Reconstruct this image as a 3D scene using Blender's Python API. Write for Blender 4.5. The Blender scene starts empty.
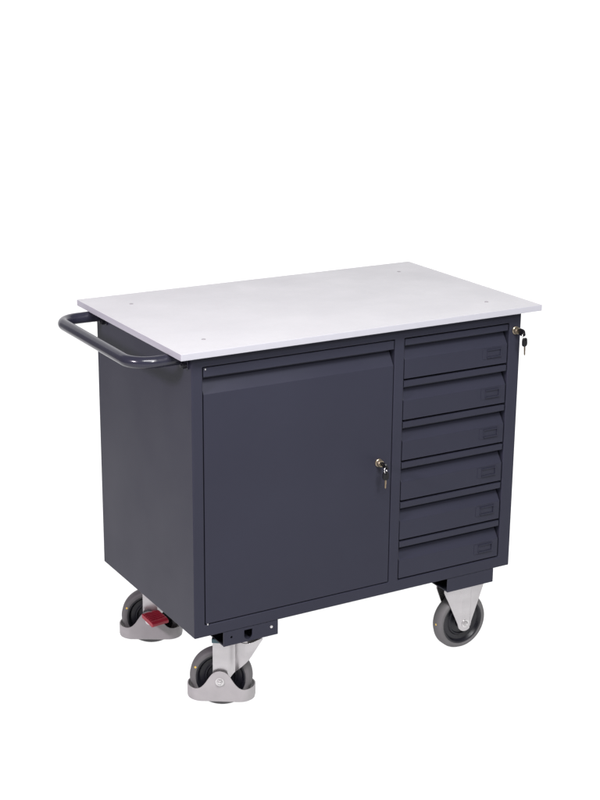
import bpy, bmesh, math, random
from mathutils import Vector, Matrix

random.seed(4)
S = bpy.context.scene
COL = S.collection
R = math.radians

# ------------------------------------------------------------------ sizes (metres, floor at z = 0)
H = 1.041                       # top of the work top
def rz(z): return H + z         # heights below were measured down from the work top
TOP_L, TOP_W, TOP_T = 1.12, 0.668, 0.0172
CX0, CX1 = 0.0441, 1.0754       # cabinet left / right
CY0, CY1 = 0.0337, 0.6342       # cabinet front / back
CZ0, CZ1 = rz(-0.7894), rz(-0.0174)

# ------------------------------------------------------------------ materials
def mat(name, base, rough=0.5, metal=0.0, spec=0.5, noise=None, bump=None, rvar=None, coat=0.0, wave=None):
    m = bpy.data.materials.new(name); m.use_nodes = True
    nt = m.node_tree; b = nt.nodes['Principled BSDF']
    b.inputs['Base Color'].default_value = (*base, 1)
    b.inputs['Roughness'].default_value = rough
    b.inputs['Metallic'].default_value = metal
    b.inputs['Specular IOR Level'].default_value = spec
    b.inputs['Coat Weight'].default_value = coat
    tc = nt.nodes.new('ShaderNodeTexCoord')
    if noise:                                   # (scale, amount, stretch): small wandering of the own colour
        sc, am, st = noise
        mp = nt.nodes.new('ShaderNodeMapping'); mp.inputs['Scale'].default_value = st
        nt.links.new(tc.outputs['Object'], mp.inputs['Vector'])
        n = nt.nodes.new('ShaderNodeTexNoise'); n.inputs['Scale'].default_value = sc
        n.inputs['Detail'].default_value = 5
        nt.links.new(mp.outputs['Vector'], n.inputs['Vector'])
        r = nt.nodes.new('ShaderNodeValToRGB')
        r.color_ramp.elements[0].position = 0.3; r.color_ramp.elements[1].position = 0.7
        r.color_ramp.elements[0].color = (*[c * (1 - am) for c in base], 1)
        r.color_ramp.elements[1].color = (*[min(1, c * (1 + am)) for c in base], 1)
        nt.links.new(n.outputs['Fac'], r.inputs['Fac'])
        nt.links.new(r.outputs['Color'], b.inputs['Base Color'])
    if rvar:
        sc, lo, hi = rvar
        n = nt.nodes.new('ShaderNodeTexNoise'); n.inputs['Scale'].default_value = sc; n.inputs['Detail'].default_value = 4
        nt.links.new(tc.outputs['Object'], n.inputs['Vector'])
        mr = nt.nodes.new('ShaderNodeMapRange')
        mr.inputs['From Min'].default_value = 0.3; mr.inputs['From Max'].default_value = 0.7
        mr.inputs['To Min'].default_value = lo; mr.inputs['To Max'].default_value = hi
        nt.links.new(n.outputs['Fac'], mr.inputs['Value']); nt.links.new(mr.outputs['Result'], b.inputs['Roughness'])
    if bump:
        sc, stg, dist = bump
        n = nt.nodes.new('ShaderNodeTexNoise'); n.inputs['Scale'].default_value = sc; n.inputs['Detail'].default_value = 3
        nt.links.new(tc.outputs['Object'], n.inputs['Vector'])
        bp = nt.nodes.new('ShaderNodeBump'); bp.inputs['Strength'].default_value = stg; bp.inputs['Distance'].default_value = dist
        nt.links.new(n.outputs['Fac'], bp.inputs['Height']); nt.links.new(bp.outputs['Normal'], b.inputs['Normal'])
        if wave:
            n2 = nt.nodes.new('ShaderNodeTexNoise'); n2.inputs['Scale'].default_value = wave[0]; n2.inputs['Detail'].default_value = 1
            nt.links.new(tc.outputs['Object'], n2.inputs['Vector'])
            b2 = nt.nodes.new('ShaderNodeBump'); b2.inputs['Strength'].default_value = 1; b2.inputs['Distance'].default_value = wave[1]
            nt.links.new(n2.outputs['Fac'], b2.inputs['Height']); nt.links.new(b2.outputs['Normal'], bp.inputs['Normal'])
    return m

PAINT = (0.0172, 0.0176, 0.0272)
M = {}
M['paint'] = mat('anthracite_powder_coat', PAINT, 0.44, spec=0.11, noise=(3.0, 0.05, (1, 1, 1)), bump=(420, 0.10, 0.0006), rvar=(5, 0.38, 0.45))
M['panel'] = mat('anthracite_panel_coat', PAINT, 0.44, spec=0.11, noise=(2.2, 0.06, (1, 1, 1)), bump=(420, 0.10, 0.0006), rvar=(4, 0.35, 0.45), wave=(3.0, 0.008))
M['tube'] = mat('gloss_tube_paint', (0.013, 0.013, 0.021), 0.20, spec=0.34, noise=(6, 0.06, (1, 1, 1)), rvar=(9, 0.17, 0.24))
M['top'] = mat('grey_laminate', (0.325, 0.322, 0.334), 0.42, spec=0.22, noise=(120, 0.018, (1, 1, 1)), bump=(300, 0.05, 0.0004), rvar=(7, 0.34, 0.5))
M['edge'] = mat('grey_edge_band', (0.268, 0.266, 0.292), 0.4, spec=0.3, noise=(40, 0.015, (1, 1, 1)))
M['zinc'] = mat('zinc_plated_steel', (0.385, 0.372, 0.378), 0.30, metal=0.9, noise=(9, 0.09, (1, 1, 3)), rvar=(14, 0.22, 0.38), bump=(60, 0.05, 0.001))
M['guard'] = mat('grey_guard_paint', (0.215, 0.205, 0.208), 0.46, spec=0.45, noise=(24, 0.06, (1, 1, 1)), bump=(260, 0.12, 0.0006), rvar=(18, 0.4, 0.55))
M['bolt'] = mat('bright_bolt_steel', (0.50, 0.49, 0.49), 0.30, metal=0.85, noise=(60, 0.08, (1, 1, 1)))
M['screw'] = mat('grey_screw_cap', (0.19, 0.18, 0.19), 0.5, noise=(60, 0.08, (1, 1, 1)))
M['tyre'] = mat('grey_rubber', (0.074, 0.071, 0.073), 0.60, spec=0.3, noise=(30, 0.10, (1, 1, 1)), bump=(160, 0.12, 0.0008))
M['hub'] = mat('black_wheel_plastic', (0.0045, 0.0045, 0.007), 0.28, spec=0.30, noise=(20, 0.15, (1, 1, 1)), rvar=(20, 0.24, 0.4))
M['red'] = mat('red_pedal_plastic', (0.22, 0.012, 0.024), 0.42, spec=0.4, noise=(40, 0.10, (1, 1, 1)))
M['brass'] = mat('brass_lock', (0.36, 0.30, 0.215), 0.32, metal=0.9, noise=(80, 0.12, (1, 1, 1)))
M['blade'] = mat('worn_key_blade', (0.22, 0.17, 0.115), 0.34, metal=0.9, noise=(90, 0.2, (1, 1, 1)))
M['nickel'] = mat('nickel_ring', (0.80, 0.79, 0.77), 0.22, metal=1.0, noise=(80, 0.05, (1, 1, 1)))
M['keyblack'] = mat('black_key_plastic', (0.004, 0.004, 0.005), 0.40, spec=0.22, noise=(60, 0.2, (1, 1, 1)))
M['dark'] = mat('dark_cavity_wall', (0.012, 0.012, 0.018), 0.7, spec=0.15, noise=(6, 0.1, (1, 1, 1)))  # deeper walls of the openings, darker than the body colour
M['teal'] = mat('teal_seal_plastic', (0.03, 0.085, 0.11), 0.4, noise=(60, 0.1, (1, 1, 1)))
M['dot'] = mat('yellow_ink', (0.50, 0.33, 0.06), 0.6, noise=(200, 0.1, (1, 1, 1)))

# ------------------------------------------------------------------ helpers
def finish(name, bm, m, parent=None, smooth=35, bevel=0.0, seg=2, recalc=True):
    if recalc: bmesh.ops.recalc_face_normals(bm, faces=bm.faces)
    me = bpy.data.meshes.new(name); bm.to_mesh(me); bm.free()
    ms = m if isinstance(m, (list, tuple)) else [m]
    for x in ms: me.materials.append(x)
    o = bpy.data.objects.new(name, me); COL.objects.link(o)
    if parent: o.parent = parent
    for p in me.polygons: p.use_smooth = True
    me.set_sharp_from_angle(angle=R(smooth))
    if bevel:
        b = o.modifiers.new('bevel', 'BEVEL'); b.width = bevel; b.segments = seg
        b.limit_method = 'ANGLE'; b.angle_limit = R(20); b.harden_normals = False
        me.set_sharp_from_angle(angle=R(180))
        w = o.modifiers.new('wn', 'WEIGHTED_NORMAL'); w.keep_sharp = True
    return o

def box(bm, x0, x1, y0, y1, z0, z1, mi=0):
    v = [bm.verts.new((x, y, z)) for x in (x0, x1) for y in (y0, y1) for z in (z0, z1)]
    for f in ((0,1,3,2),(4,6,7,5),(0,4,5,1),(2,3,7,6),(0,2,6,4),(1,5,7,3)):
        bm.faces.new([v[i] for i in f]).material_index = mi

def prism(bm, pts, to3, a, b, mi=0):
    """closed 2D outline swept from a to b; to3(p, t) gives the point"""
    n = len(pts)
    A = [bm.verts.new(to3(p, a)) for p in pts]; B = [bm.verts.new(to3(p, b)) for p in pts]
    bm.faces.new(A).material_index = mi; bm.faces.new(B[::-1]).material_index = mi
    for i in range(n):
        bm.faces.new((A[i], B[i], B[(i+1) % n], A[(i+1) % n])).material_index = mi

def lathe(bm, prof, origin, axis='y', n=48, mi=0, closed=False):
    """prof: list of (along axis, radius)"""
    rings = []
    o = Vector(origin)
    for (t, r) in prof:
        ring = []
        for k in range(n):
            a = 2*math.pi*k/n; c, s = r*math.cos(a), r*math.sin(a)
            p = {'y': (c, t, s), 'z': (c, s, t), 'x': (t, c, s)}[axis]
            ring.append(bm.verts.new(o + Vector(p)))
        rings.append(ring)
    m = len(rings)
    for i in range(m if closed else m-1):
        A, B = rings[i], rings[(i+1) % m]
        for k in range(n):
            bm.faces.new((A[k], A[(k+1) % n], B[(k+1) % n], B[k])).material_index = mi
    if not closed:
        if prof[0][1] > 1e-6: bm.faces.new(rings[0][::-1]).material_index = mi
        if prof[-1][1] > 1e-6: bm.faces.new(rings[-1]).material_index = mi
    bmesh.ops.remove_doubles(bm, verts=[v for r_ in rings for v in r_], dist=1e-6)

def tube(bm, path, r, n=24, cap=True, closed=False):
    path = [Vector(p) for p in path]; rings = []; m = len(path)
    up = None
    for i, p in enumerate(path):
        if closed: d = path[(i+1) % m] - path[i-1]
        else: d = path[min(i+1, m-1)] - path[max(i-1, 0)]
        d.normalize()
        if up is None:
            up = Vector((0, 0, 1)) if abs(d.z) < 0.9 else Vector((1, 0, 0))
        s = d.cross(up).normalized(); u = s.cross(d).normalized(); up = u
        rings.append([bm.verts.new(p + s*r*math.cos(2*math.pi*k/n) + u*r*math.sin(2*math.pi*k/n)) for k in range(n)])
    for i in range(m if closed else m-1):
        A, B = rings[i], rings[(i+1) % m]
        for k in range(n): bm.faces.new((A[k], A[(k+1) % n], B[(k+1) % n], B[k]))
    if cap and not closed:
        bm.faces.new(rings[0][::-1]); bm.faces.new(rings[-1])

def sheet_columns(bm, cols, th, flip=1, mi=0):
    """bent sheet standing on edge: cols of (x, y, zlow, zhigh); thickness th added along y*flip"""
    F, B = [], []
    for (x, y, a, b) in cols:
        F.append((bm.verts.new((x, y, a)), bm.verts.new((x, y, b))))
        B.append((bm.verts.new((x, y+th*flip, a)), bm.verts.new((x, y+th*flip, b))))
    def q(*v): bm.faces.new(v).material_index = mi
    for i in range(len(cols)-1):
        q(F[i][0], F[i+1][0], F[i+1][1], F[i][1]); q(B[i][0], B[i][1], B[i+1][1], B[i+1][0])
        q(F[i][1], F[i+1][1], B[i+1][1], B[i][1]); q(F[i][0], B[i][0], B[i+1][0], F[i+1][0])
    for i in (0, -1): q(F[i][0], F[i][1], B[i][1], B[i][0])

def plate_with_holes(outline, holes, th):
    """flat plate in x-z (its front at y=0, back at y=th) with real holes, as a bmesh"""
    cu = bpy.data.curves.new('plate_outline', 'CURVE'); cu.dimensions = '2D'; cu.fill_mode = 'BOTH'
    cu.extrude = th/2
    for pts in [outline] + holes:
        sp = cu.splines.new('POLY'); sp.points.add(len(pts)-1); sp.use_cyclic_u = True
        for p, q in zip(sp.points, pts): p.co = (q[0], q[1], 0, 1)
    ob = bpy.data.objects.new('plate_outline', cu); COL.objects.link(ob)
    dg = bpy.context.evaluated_depsgraph_get(); me = bpy.data.meshes.new_from_object(ob.evaluated_get(dg))
    bm = bmesh.new(); bm.from_mesh(me)
    bpy.data.objects.remove(ob); bpy.data.curves.remove(cu); bpy.data.meshes.remove(me)
    for v in bm.verts: v.co = Vector((v.co.x, th/2 - v.co.z, v.co.y))
    bmesh.ops.remove_doubles(bm, verts=bm.verts, dist=1e-6)
    return bm

def circle(cx, cz, r, n=20): return [(cx + r*math.cos(2*math.pi*k/n), cz + r*math.sin(2*math.pi*k/n)) for k in range(n)]

def empty(name, loc, rot=0, parent=None):
    o = bpy.data.objects.new(name, None); COL.objects.link(o); o.location = loc; o.rotation_euler = (0, 0, rot)
    o.empty_display_size = 0.1
    if parent: o.parent = parent
    return o

def tag(o, label=None, cat=None, group=None, kind=None):
    for k, v in (('label', label), ('category', cat), ('group', group), ('kind', kind)):
        if v: o[k] = v

# ------------------------------------------------------------------ camera
CAM = Vector((-1.58023, -3.28895, H + 0.99734)); YAW, PITCH, ROLL = 0.528059, 0.296197, 0.009043
fw = Vector((math.sin(YAW)*math.cos(PITCH), math.cos(YAW)*math.cos(PITCH), -math.sin(PITCH)))
rt = fw.cross(Vector((0, 0, 1))).normalized(); up = rt.cross(fw)
r2 = rt*math.cos(ROLL) + up*math.sin(ROLL); u2 = -rt*math.sin(ROLL) + up*math.cos(ROLL)
cd = bpy.data.cameras.new('camera'); cam = bpy.data.objects.new('camera', cd); COL.objects.link(cam)
cam.matrix_world = Matrix(((r2.x, u2.x, -fw.x, CAM.x), (r2.y, u2.y, -fw.y, CAM.y), (r2.z, u2.z, -fw.z, CAM.z), (0, 0, 0, 1)))
cd.sensor_fit = 'HORIZONTAL'; cd.sensor_width = 36; cd.lens = 36*1540.77/600
cd.clip_start = 0.05; cd.clip_end = 100
S.camera = cam

# ------------------------------------------------------------------ the trolley
trolley = empty('workshop_trolley', (0, 0, 0))
tag(trolley, 'dark grey steel workshop trolley with one door, six drawers and a pale worktop', 'trolley')

# cabinet body: one folded steel shell, front face with two openings
DX0, DX1, DRX0, DRX1 = 0.0752, 0.6515, 0.6828, 1.0352
OZ0, OZ1 = rz(-0.7560), rz(-0.0505)
def cabinet():
    bm = bmesh.new()
    xs = [CX0, DX0, DX1, DRX0, DRX1, CX1]; zs = [CZ0, OZ0, OZ1, CZ1]
    F = {(i, k): bm.verts.new((x, CY0, z)) for i, x in enumerate(xs) for k, z in enumerate(zs)}
    Bk = {}
    for i, x in enumerate(xs):
        for k, z in enumerate(zs):
            if i in (0, 5) or k in (0, 3): Bk[i, k] = bm.verts.new((x, CY1, z))
    for i in range(5):
        for k in range(3):
            if k == 1 and i in (1, 3): continue
            bm.faces.new((F[i, k], F[i+1, k], F[i+1, k+1], F[i, k+1]))
    for k in range(3):
        bm.faces.new((F[0, k], F[0, k+1], Bk[0, k+1], Bk[0, k])); bm.faces.new((F[5, k], Bk[5, k], Bk[5, k+1], F[5, k+1]))
    for i in range(5):
        bm.faces.new((F[i, 0], Bk[i, 0], Bk[i+1, 0], F[i+1, 0])); bm.faces.new((F[i, 3], F[i+1, 3], Bk[i+1, 3], Bk[i, 3]))
    rim = [Bk[i, 0] for i in range(6)] + [Bk[5, k] for k in (1, 2)] + [Bk[i, 3] for i in range(5, -1, -1)] + [Bk[0, k] for k in (2, 1)]
    bm.faces.new(rim)
    for i, dep in ((1, 0.09), (3, 0.16)):
        loop = [F[i, 1], F[i+1, 1], F[i+1, 2], F[i, 2]]
        lip = [bm.verts.new((v.co.x, CY0+0.022, v.co.z)) for v in loop]
        inn = [bm.verts.new((v.co.x, CY0+dep, v.co.z)) for v in loop]
        for j in range(4):
            bm.faces.new((loop[j], loop[(j+1) % 4], lip[(j+1) % 4], lip[j]))
            bm.faces.new((lip[j], lip[(j+1) % 4], inn[(j+1) % 4], inn[j])).material_index = 1
        bm.faces.new(inn).material_index = 1
    return finish('cabinet_body', bm, [M['paint'], M['dark']], trolley, bevel=0.0028, seg=3)
cabinet()

# work top
bm = bmesh.new(); box(bm, 0, TOP_L, 0, TOP_W, H-TOP_T, H)
bm.faces.ensure_lookup_table()
bm.normal_update()
for f in bm.faces:
    if abs(f.calc_center_median().z - (H-TOP_T/2)) < 1e-4: f.material_index = 1
work_top = finish('work_top', bm, [M['top'], M['edge']], trolley, bevel=0.0011, seg=2)
bm = bmesh.new()
lathe(bm, [(0.0, 0.0055), (0.0007, 0.0055), (0.0009, 0.0048), (0.0004, 0.0022), (0.0003, 0.0)], (0, 0, 0), 'z', 20)
screw0 = finish('screw', bm, M['screw'], work_top)
spots = ((0.113, 0.548), (0.116, 0.108), (1.003, 0.103), (1.007, 0.553))
for i, (x, y) in enumerate(spots):
    s = screw0 if i == 0 else screw0.copy()
    if i: COL.objects.link(s); s.parent = work_top
    s.location = (x, y, H)

# folded front: flat lip, groove for the fingers, sloping grip, flat panel
def front_profile(zt, zb, lip, crease, dep, th=0.022):
    y = CY0 + 0.0006
    return [(y, zb), (y, crease), (y+dep, zt-lip-0.0085), (y+dep, zt-lip+0.003), (y+0.0015, zt-lip+0.0015), (y, zt-lip+0.003),
            (y, zt), (y+dep+th, zt), (y+dep+th, zb)]
def front(name, x0, x1, zt, zb, lip, crease, dep):
    bm = bmesh.new()
    prism(bm, front_profile(zt, zb, lip, crease, dep), lambda p, t: (t, p[0], p[1]), x0, x1)
    return finish(name, bm, M['panel'], trolley, bevel=0.0013, seg=2)

door = front('door', DX0+0.0022, DX1-0.0026, OZ1-0.0025, OZ0+0.0030, 0.0262, rz(-0.1225), 0.023)
for z in (OZ1-0.006, OZ0+0.0015):
    bm = bmesh.new(); lathe(bm, [(-0.0022, 0.0020), (0.0022, 0.0020)], (DX0+0.008, CY0+0.001, z), 'z', 14)
    finish('hinge_pin', bm, M['bolt'], door)

PITCHZ = 0.1173
for k in range(6):
    zt = OZ1 - 0.0035 - k*PITCHZ; zb = zt - PITCHZ + 0.0062
    jx = random.uniform(-0.0006, 0.0006)
    dr = front('drawer', DRX0+0.0022+jx, DRX1-0.0040+jx, zt, zb, 0.0190, zt-0.0565, 0.021)
    # pressed label holder: raised rim round a window, on a thin base plate
    bm = bmesh.new()
    y1 = CY0 + 0.0008; x0, x1, za, zb2 = 0.9600, 1.0085, zt-0.0735, zt-0.0935
    za = zt - 0.0640; zb2 = zt - 0.0880
    box(bm, x0-0.014, x1+0.003, y1-0.0016, y1+0.002, zb2-0.003, za+0.003)
    box(bm, x0, x1, y1-0.0052, y1-0.0017, za-0.0028, za)
    box(bm, x0, x1, y1-0.0052, y1-0.0017, zb2, zb2+0.0028)
    box(bm, x1-0.0028, x1, y1-0.0052, y1-0.0017, zb2+0.0029, za-0.0029)
    box(bm, x0, x0+0.0022, y1-0.0030, y1-0.0017, zb2+0.0029, za-0.0029)
    finish('label_holder', bm, M['panel'], dr, bevel=0.0005, seg=2)

# push handle: bent tube under the work top with two flanges on the cabinet side
HZ, HX, HY0, HY1, HR, RB = rz(-0.0334), -0.0905, 0.080, 0.590, 0.0155, 0.058
path = [(CX0+0.004, HY0, HZ)]
path += [(x, HY0, HZ) for x in (0.03, 0.0)]
for k in range(0, 13):
    a = R(90*k/12); path.append((HX+RB - RB*math.sin(a), HY0+RB - RB*math.cos(a), HZ))
for k in range(1, 6): path.append((HX, HY0+RB + (HY1-HY0-2*RB)*k/6, HZ))
for k in range(0, 13):
    a = R(90*k/12); path.append((HX+RB - RB*math.cos(a), HY1-RB + RB*math.sin(a), HZ))
path += [(x, HY1, HZ) for x in (0.0, 0.03)] + [(CX0+0.004, HY1, HZ)]
bm = bmesh.new(); tube(bm, path, HR, 32)
handle = finish('push_handle', bm, M['tube'], trolley, smooth=50)
for y in (HY0, HY1):
    bm = bmesh.new()
    box(bm, CX0-0.0045, CX0-0.0003, y-0.034, y+0.020, HZ-0.0210, HZ+0.0150)
    fl = finish('handle_flange', bm, M['tube'], handle, bevel=0.001)
    bm = bmesh.new(); lathe(bm, [(-0.016, 0.0), (-0.016, 0.005), (-0.011, 0.0062), (-0.011, 0.008), (0.0, 0.008)], (CX0-0.0046, y-0.025, HZ-0.012), 'x', 6)
    finish('flange_bolt', bm, M['hub'], handle)

# lock cylinders
def cylinder_lock(parent, x, z, ln=0.015):
    bm = bmesh.new()
    lathe(bm, [(0.004, 0.0112), (-0.003, 0.0112), (-0.004, 0.0100), (-ln+0.002, 0.0094), (-ln, 0.0084), (-ln, 0.0060), (-ln+0.0012, 0.0056), (-ln+0.0012, 0.0)],
          (x, CY0, z), 'y', 28)
    return finish('lock_cylinder', bm, M['brass'], parent)
LOCK_D = (0.608, rz(-0.3915)); LOCK_T = (1.056, rz(-0.0730))
cylinder_lock(door, *LOCK_D); cylinder_lock(trolley, *LOCK_T)

# ------------------------------------------------------------------ keys (each bunch can be pulled out of its lock)
def key_parts(parent, blade_l=0.026):
    """a key lying in local x-z: bow round the origin below the ring hole, blade down -z"""
    bow = [(-0.0095, 0.0), (-0.0105, -0.006), (-0.0105, -0.016), (-0.008, -0.0215), (-0.004, -0.0235), (0.004, -0.0235), (0.008, -0.0215),
           (0.0105, -0.016), (0.0105, -0.006), (0.0095, 0.0), (0.006, 0.0035), (-0.006, 0.0035)]
    bm = plate_with_holes(bow, [circle(0, -0.003, 0.0028, 14)], 0.0046)
    for v in bm.verts: v.co.y -= 0.0023
    b = finish('key_bow', bm, M['keyblack'], parent, bevel=0.0009)
    bl = [(-0.0036, -0.0225), (-0.0036, -0.0235-blade_l), (-0.001, -0.0265-blade_l), (0.002, -0.0235-blade_l), (0.0026, -0.021-blade_l), (0.0016, -0.019-blade_l),
          (0.003, -0.0165-blade_l), (0.0014, -0.0140-blade_l), (0.0034, -0.0105-blade_l), (0.0034, -0.0225)]
    bm = bmesh.new(); prism(bm, bl, lambda p, t: (p[0], t, p[1]), -0.0011, 0.0011)
    bd = finish('key_blade', bm, M['blade'], parent)
    bd.scale = (0.72, 1, 1)
    return b, bd
def ring_path(c, r, e1, e2, n=28):
    return [Vector(c) + Vector(e1)*r*math.cos(2*math.pi*k/n) + Vector(e2)*r*math.sin(2*math.pi*k/n) for k in range(n)]
def key_bunch(lock, label, rot, turn, shift, size):
    x, z = lock
    root = empty('key_bunch', (x, CY0-0.015, z))
    tag(root, label, 'keys', 'key bunches hanging in the locks')
    k1 = empty('key', (0, -0.0245, 0), 0, root)                     # turned so the blade runs into the lock (+y)
    key_parts(k1, 0.010)
    k1.rotation_euler = (R(90), R(0), R(0)); k1.rotation_mode = 'XYZ'
    k1.rotation_euler = (R(90), R(rot), 0)
    bm = bmesh.new(); c = (-0.0005, -0.0215, -0.0095)
    tube(bm, ring_path(c, 0.0092, (0.80, 0.60, 0), (0, 0, 1)), 0.0012, 8, closed=True)
    finish('key_ring', bm, M['nickel'], root, smooth=60)
    k2 = empty('key', (shift, -0.0240, -0.0180), R(turn), root); k2.scale = (size, 1.1, size)
    key_parts(k2, 0.026)
    return root
key_bunch(LOCK_D, 'black topped keys on a ring hanging from the brass door lock', 62, -8, -0.0015, 0.85)
key_bunch(LOCK_T, 'black topped keys on a ring hanging from the lock beside the top drawer', 78, 14, 0.0035, 0.90); bpy.data.objects['key.003'].rotation_euler[1] = R(-5)

# ------------------------------------------------------------------ casters
WR = 0.086
DZ = 0.003                      # caster heights below were first read with the floor this much higher
def tyre_and_hub(parent, z=WR):
    w = 0.0205
    bm = bmesh.new()
    lathe(bm, [(-w+0.001, 0.0685), (-w, 0.072), (-w, 0.0765), (-w+0.0025, 0.0805), (-w+0.007, 0.0824), (-0.008, WR), (0.008, WR), (w-0.007, 0.0824),
               (w-0.0025, 0.0805), (w, 0.0765), (w, 0.072), (w-0.001, 0.0685)], (0, 0, z), 'y', 72, closed=True)
    finish('tyre', bm, M['tyre'], parent, smooth=50)
    bm = bmesh.new()
    pr = [(0.0, 0.0), (-0.024, 0.0), (-0.024, 0.017), (-0.022, 0.0195), (-0.010, 0.021), (-0.0085, 0.024), (-0.0085, 0.037), (-0.0125, 0.040), (-0.0125, 0.043),
          (-0.0095, 0.046), (-0.0105, 0.058), (-0.0185, 0.0635), (-0.0195, 0.066), (-0.0193, 0.0684)]
    lathe(bm, pr[1:] + [(-t, r) for t, r in pr[:0:-1]], (0, 0, z), 'y', 64)
    finish('wheel_hub', bm, M['hub'], parent, smooth=30)

def hex_bolt(parent, y, z, face=-1, r=0.0085):
    bm = bmesh.new()
    lathe(bm, [(0, 0.0120), (face*0.0015, 0.0120)], (0, y, z), 'y', 28)
    lathe(bm, [(face*0.0016, r), (face*0.0062, r), (face*0.0070, r*0.82), (face*0.0058, r*0.55), (face*0.0058, 0)], (0, y, z), 'y', 6)
    lathe(bm, [(face*0.0059, 0.0042), (face*0.0084, 0.0040), (face*0.0090, 0.003), (face*0.0090, 0)], (0, y, z), 'y', 18)
    finish('axle_bolt', bm, M['bolt'], parent)

def lerp_tab(tab, x):
    for (a, fa), (b, fb) in zip(tab, tab[1:]):
        if a <= x <= b: return fa + (fb-fa)*(x-a)/(b-a)
    return tab[0][1] if x < tab[0][0] else tab[-1][1]

PLATE_Z = 0.2055
def swivel_fork():
    bm = bmesh.new()
    low = [(-0.020, 0.086), (-0.012, 0.066), (0.0, 0.060), (0.014, 0.066), (0.030, 0.092), (0.079, 0.146), (0.102, 0.180), (0.114, 0.197)]
    us = [-0.020, -0.0165, -0.012, -0.006, 0, 0.007, 0.014, 0.018, 0.020, 0.0225, 0.025, 0.028, 0.031, 0.034, 0.037, 0.040, 0.044, 0.050, 0.058, 0.069, 0.079, 0.090, 0.102, 0.110, 0.114]
    def yy(u):
        if u < 0.018: return 0.0335
        if u < 0.040: return 0.0335 - 0.0125*(0.5-0.5*math.cos(math.pi*(u-0.018)/0.022))
        t = (u-0.040)/0.074
        return 0.021 + 0.016*math.sin(math.pi*min(1, t*1.1)) - 0.008*t*t
    cols = [(u, -yy(u), lerp_tab(low, u)+DZ, PLATE_Z-0.001-0.007*math.sin(math.pi*max(0, min(1, (u-0.030)/0.082)))) for u in us]
    sheet_columns(bm, cols, 0.0036, 1)
    cols = [(u, yy(u), lerp_tab(low, u)+DZ, PLATE_Z-0.001) for u in us]
    sheet_columns(bm, cols, 0.0036, -1)
    lathe(bm, [(PLATE_Z-0.012, 0.018), (PLATE_Z-0.0115, 0.020), (PLATE_Z-0.004, 0.0200), (PLATE_Z, 0.019)], (0.050, 0, 0), 'z', 40)
    box(bm, -0.0198, 0.050, -0.0298, 0.0298, PLATE_Z-0.0045, PLATE_Z-0.0012)
    return bm

def guard_mesh():
    L, Wd, rc, th = 0.0935, 0.0445, 0.041, 0.003
    pts = []
    def arc(cx, cy, a0, a1, n=12): return [(cx+rc*math.cos(R(a0+(a1-a0)*k/n)), cy+rc*math.sin(R(a0+(a1-a0)*k/n))) for k in range(n+1)]
    fr = [(-L+rc + (2*(L-rc))*k/28, -Wd) for k in range(29)]
    pts = fr[:-1] + arc(L-rc, -Wd+rc, -90, 0)[:-1] + arc(L-rc, Wd-rc, 0, 90)[:-1] + [(-x, -y) for x, y in fr[:-1]] \
        + arc(-L+rc, Wd-rc, 90, 180)[:-1] + arc(-L+rc, -Wd+rc, 180, 270)[:-1]
    def zt(x):
        a = abs(x); base = 0.0585
        hump = [(0, 0.1130), (0.006, 0.1124), (0.012, 0.1107), (0.018, 0.1075), (0.023, 0.1030), (0.028, 0.0965), (0.034, 0.0870), (0.040, 0.0775), (0.046, 0.0700),
                (0.053, 0.0638), (0.060, 0.0603), (0.068, base), (0.2, base)]
        return lerp_tab(hump, a)
    bm = bmesh.new(); n = len(pts); rings = []
    for i, (x, y) in enumerate(pts):
        p = Vector(pts[i-1]); q = Vector(pts[(i+1) % n]); d = (q-p).normalized(); nx, ny = d.y, -d.x
        # the lower rim turns slightly inwards
        rows = [(x - nx*0.0045, y - ny*0.0045, 0.0215), (x - nx*0.0010, y - ny*0.0010, 0.0240), (x, y, 0.0285), (x, y, zt(x)),
                (x-nx*th, y-ny*th, zt(x)), (x-nx*th, y-ny*th, 0.0285), (x-nx*(th+0.0010), y-ny*(th+0.0010), 0.0250), (x-nx*(th+0.0045), y-ny*(th+0.0045), 0.0225)]
        rings.append([bm.verts.new((a, b, c + DZ)) for a, b, c in rows])
    for i in range(n):
        A, B = rings[i], rings[(i+1) % n]
        for k in range(8): bm.faces.new((A[k], B[k], B[(k+1) % 8], A[(k+1) % 8]))
    return bm

def swivel_caster(W, th, pedal):
    c = finish('caster', swivel_fork(), M['zinc'], trolley, smooth=40, bevel=0.0006)
    c.location = (W[0], W[1], 0); c.rotation_euler = (0, 0, R(th))
    tyre_and_hub(c)
    finish('foot_guard', guard_mesh(), M['guard'], c, smooth=40)
    hex_bolt(c, -0.0447, WR, -1); hex_bolt(c, 0.0447, WR, 1)
    bm = bmesh.new(); box(bm, -0.0225, 0.006, -0.0362, 0.030, PLATE_Z-0.0095, PLATE_Z+0.0035)
    finish('swivel_seal', bm, M['teal'], c, bevel=0.002)
    bm = bmesh.new()
    lathe(bm, [(0, 0.0), (0, 0.0031), (-0.0005, 0.0030), (-0.0006, 0)], (-0.0690, -0.0203, WR+0.0295), 'y', 14)
    finish('wear_dot', bm, M['dot'], c)
    return c

W1 = (0.1625, 0.1125); W2 = (0.1560, 0.5565)
c1 = swivel_caster(W1, -33, False); c2 = swivel_caster(W2, -30, True)

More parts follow.
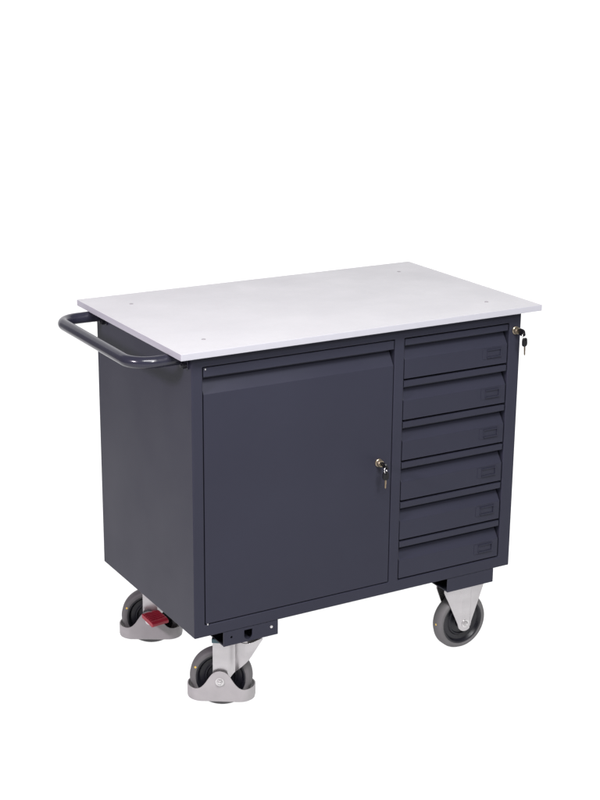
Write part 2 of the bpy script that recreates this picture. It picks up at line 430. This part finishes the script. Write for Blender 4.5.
# red brake pedal on the far caster: ribbed tread plate on a short lever
bm = bmesh.new()
prof = [(0.004, 0.000), (-0.048, -0.016), (-0.053, -0.014), (-0.053, -0.006), (-0.046, -0.001), (0.004, 0.012)]
prism(bm, prof, lambda p, t: (t, p[0], p[1]), -0.028, 0.028)
for k in range(6):
    y = -0.045 + k*0.0078; z = -0.001 + (y+0.046)*(0.013/0.050)
    box(bm, -0.0245, 0.0245, y, y+0.0036, z-0.004, z+0.0026)
pd = finish('brake_pedal', bm, M['red'], c2, bevel=0.0012)
pd.location = (0.004, -0.046, 0.104); pd.rotation_euler = (R(-5), 0, R(38))

def fixed_fork():
    bm = bmesh.new()
    rr = 0.0245; top = 0.0700
    def low(u):
        a = abs(u)
        t0 = 0.0215
        if a <= t0: return WR - math.sqrt(rr*rr - a*a)
        z0 = WR - math.sqrt(rr*rr - t0*t0)
        if a < 0.0245: return z0 + (a-t0)/(0.0245-t0)*0.012
        return z0 + 0.012 + (a-0.0245)/(top-0.0245)*(0.192-z0-0.012)
    us = sorted(set([s*u for s in (-1, 1) for u in (0, 0.004, 0.008, 0.012, 0.0155, 0.0175, 0.0195, 0.0215, 0.0232, 0.0245, 0.030, 0.036, 0.042, 0.048, 0.054, 0.060, 0.065, 0.0700)]))
    def yy(u):
        a = abs(u)
        if a < 0.0155: return 0.0335
        if a < 0.0195: return 0.0335 - 0.0030*(a-0.0155)/0.004
        return 0.0305 - 0.0085*(a-0.0195)/0.05
    for s in (-1, 1):
        sheet_columns(bm, [(u, s*yy(u), low(u), PLATE_Z-0.001) for u in us], 0.0036, -s)
    box(bm, -0.062, 0.062, -0.0265, 0.0265, PLATE_Z-0.0045, PLATE_Z-0.0012)
    return bm
def fixed_caster(x, y):
    c = finish('caster', fixed_fork(), M['zinc'], trolley, smooth=30, bevel=0.0006)
    c.location = (x, y, 0)
    tyre_and_hub(c); hex_bolt(c, -0.0336, WR, -1, 0.0075); hex_bolt(c, 0.0336, WR, 1, 0.0075)
    bm = bmesh.new(); lathe(bm, [(0, 0.0), (0, 0.0031), (-0.0005, 0.0030), (-0.0006, 0)], (0, 0, 0), 'x', 14)
    d = finish('wear_dot', bm, M['dot'], c); d.location = (-WR-0.0001, -0.006, WR+0.004)
    return c
fixed_caster(0.940, 0.086); fixed_caster(0.940, 0.582)

# caster brackets: open-ended steel channels under the cabinet
def bracket(x0, x1, y0, y1, holes, fname='caster_bracket'):
    zb, zt = 0.2095, CZ0-0.0003
    bm = plate_with_holes([(x0, zb), (x1, zb), (x1, zt), (x0, zt)], holes, 0.003)
    for v in bm.verts: v.co.y += y0
    box(bm, x0+0.0006, x1-0.0006, y0+0.0031, y1-0.0031, zb, zb+0.003)
    box(bm, x0, x1, y1-0.003, y1, zb, zt)
    return finish(fname, bm, M['paint'], trolley, smooth=30)
slot = [(0.192, CZ0-0.0075), (0.192, 0.2260), (0.1945, 0.2200), (0.199, 0.2160), (0.2045, 0.2145), (0.210, 0.2160), (0.2145, 0.2200), (0.217, 0.2260), (0.217, CZ0-0.0075)]
b1 = bracket(0.1300, 0.2955, CY0+0.0008, 0.170, [circle(0.154, 0.2325, 0.0036, 14), slot])
bracket(0.1300, 0.2955, 0.500, CY1-0.0008, [])
bracket(0.8570, 1.0200, CY0+0.0008, 0.170, []); bracket(0.8570, 1.0200, 0.500, CY1-0.0008, [])
bm = bmesh.new(); lathe(bm, [(0, 0), (0, 0.0042), (-0.0012, 0.0040), (-0.0018, 0.0026), (-0.0018, 0)], (0.275, CY0+0.0007, 0.2355), 'y', 18)
finish('rivet', bm, M['bolt'], b1)
for (x, y) in ((0.145, 0.060), (0.280, 0.060), (0.145, 0.145), (0.280, 0.145)):
    bm = bmesh.new(); lathe(bm, [(0.2094, 0.010), (0.2080, 0.010)], (x, y, 0), 'z', 20); lathe(bm, [(0.2079, 0.0075), (0.2030, 0.0072), (0.2030, 0)], (x, y, 0), 'z', 6)
    finish('bracket_bolt', bm, M['bolt'], b1)
# steel mounting plates between bracket and caster, dark colour standing in for gap shade
for par, x0, x1, y0, y1 in ((b1, 0.160, 0.250, 0.046, 0.135),):
    bm = bmesh.new(); box(bm, x0, x1, y0, y1, PLATE_Z+0.0004, 0.2092)
    finish('mounting_plate', bm, M['paint'], par, bevel=0.0008)

# ------------------------------------------------------------------ white floor sheet curving up behind, made translucent so added light whitens it
ft = bpy.data.materials.new('white_translucent_sheet'); ft.use_nodes = True
nt = ft.node_tree; nt.nodes.clear()
out = nt.nodes.new('ShaderNodeOutputMaterial'); mx = nt.nodes.new('ShaderNodeMixShader')
df = nt.nodes.new('ShaderNodeBsdfDiffuse'); tr = nt.nodes.new('ShaderNodeBsdfTranslucent')
nz = nt.nodes.new('ShaderNodeTexNoise'); nz.inputs['Scale'].default_value = 300
rp = nt.nodes.new('ShaderNodeValToRGB'); rp.color_ramp.elements[0].color = (0.93, 0.93, 0.93, 1); rp.color_ramp.elements[1].color = (0.96, 0.96, 0.96, 1)
tc = nt.nodes.new('ShaderNodeTexCoord'); nt.links.new(tc.outputs['Object'], nz.inputs['Vector'])
nt.links.new(nz.outputs['Fac'], rp.inputs['Fac'])
nt.links.new(rp.outputs['Color'], df.inputs['Color']); nt.links.new(rp.outputs['Color'], tr.inputs['Color'])
mx.inputs['Fac'].default_value = 0.78
nt.links.new(df.outputs[0], mx.inputs[1]); nt.links.new(tr.outputs[0], mx.inputs[2]); nt.links.new(mx.outputs[0], out.inputs['Surface'])
bm = bmesh.new()
prof = [(-4.5, 0.0), (-2, 0.0), (0, 0.0), (1.6, 0.0)]
for k in range(1, 17):
    a = R(90*k/16); prof.append((1.6+1.0*math.sin(a), 1.0-1.0*math.cos(a)))
prof.append((2.6, 3.6))
rows = [[bm.verts.new((x, y, z)) for x in (-3.2, -1.2, 1.2, 3.2)] for (y, z) in prof]
for A, B in zip(rows, rows[1:]):
    for k in range(3): bm.faces.new((A[k], A[k+1], B[k+1], B[k]))
floor = finish('floor', bm, ft, smooth=60, recalc=False)
floor.location = (0.56, 0.33, 0); floor.rotation_euler = (0, 0, -YAW)
tag(floor, 'plain white studio floor sweeping up into the backdrop', 'floor', kind='structure')

# ------------------------------------------------------------------ light
def area(name, loc, target, sx, sy, power, color=(1, 1, 1)):
    l = bpy.data.lights.new(name, 'AREA'); l.shape = 'RECTANGLE'; l.size = sx; l.size_y = sy; l.energy = power; l.color = color
    o = bpy.data.objects.new(name, l); COL.objects.link(o); o.location = loc
    o.rotation_euler = (Vector(target)-Vector(loc)).to_track_quat('-Z', 'Y').to_euler()
    return o
RZ = Matrix.Rotation(-YAW, 4, 'Z'); ORG = Vector((0.56, 0.33, 0))
def st(x, y, z): return ORG + RZ @ Vector((x, y, z))          # studio axes: x right of the camera, y away from it
area('under_floor_fill', st(0, -0.5, -1.3), st(0, -0.5, 0), 9, 8, 275)  # added fill light below the sheet, washes out shadows under the trolley
area('behind_backdrop_fill', st(0, 3.6, 1.9), st(0, 2.0, 1.9), 10, 5, 165)  # added fill light behind the sweep, keeps the background white
area('overhead_softbox', st(0.4, -2.3, 3.2), st(0, 0.1, 0.7), 2.0, 0.9, 175)
area('softbox', st(-2.6, -2.7, 2.6), st(0, 0, 0.6), 0.60, 0.42, 165, (1.0, 0.885, 0.99))
area('softbox', st(1.7, -3.3, 2.95), st(0, 0, 0.7), 0.60, 0.42, 120)

w = bpy.data.worlds.new('World'); S.world = w; w.use_nodes = True
bg = w.node_tree.nodes['Background']; bg.inputs['Color'].default_value = (0.97, 0.975, 1.0, 1); bg.inputs['Strength'].default_value = 0.26

S.view_settings.view_transform = 'Standard'; S.view_settings.look = 'None'
S.view_settings.exposure = 0; S.view_settings.gamma = 1
S.cycles.max_bounces = 8
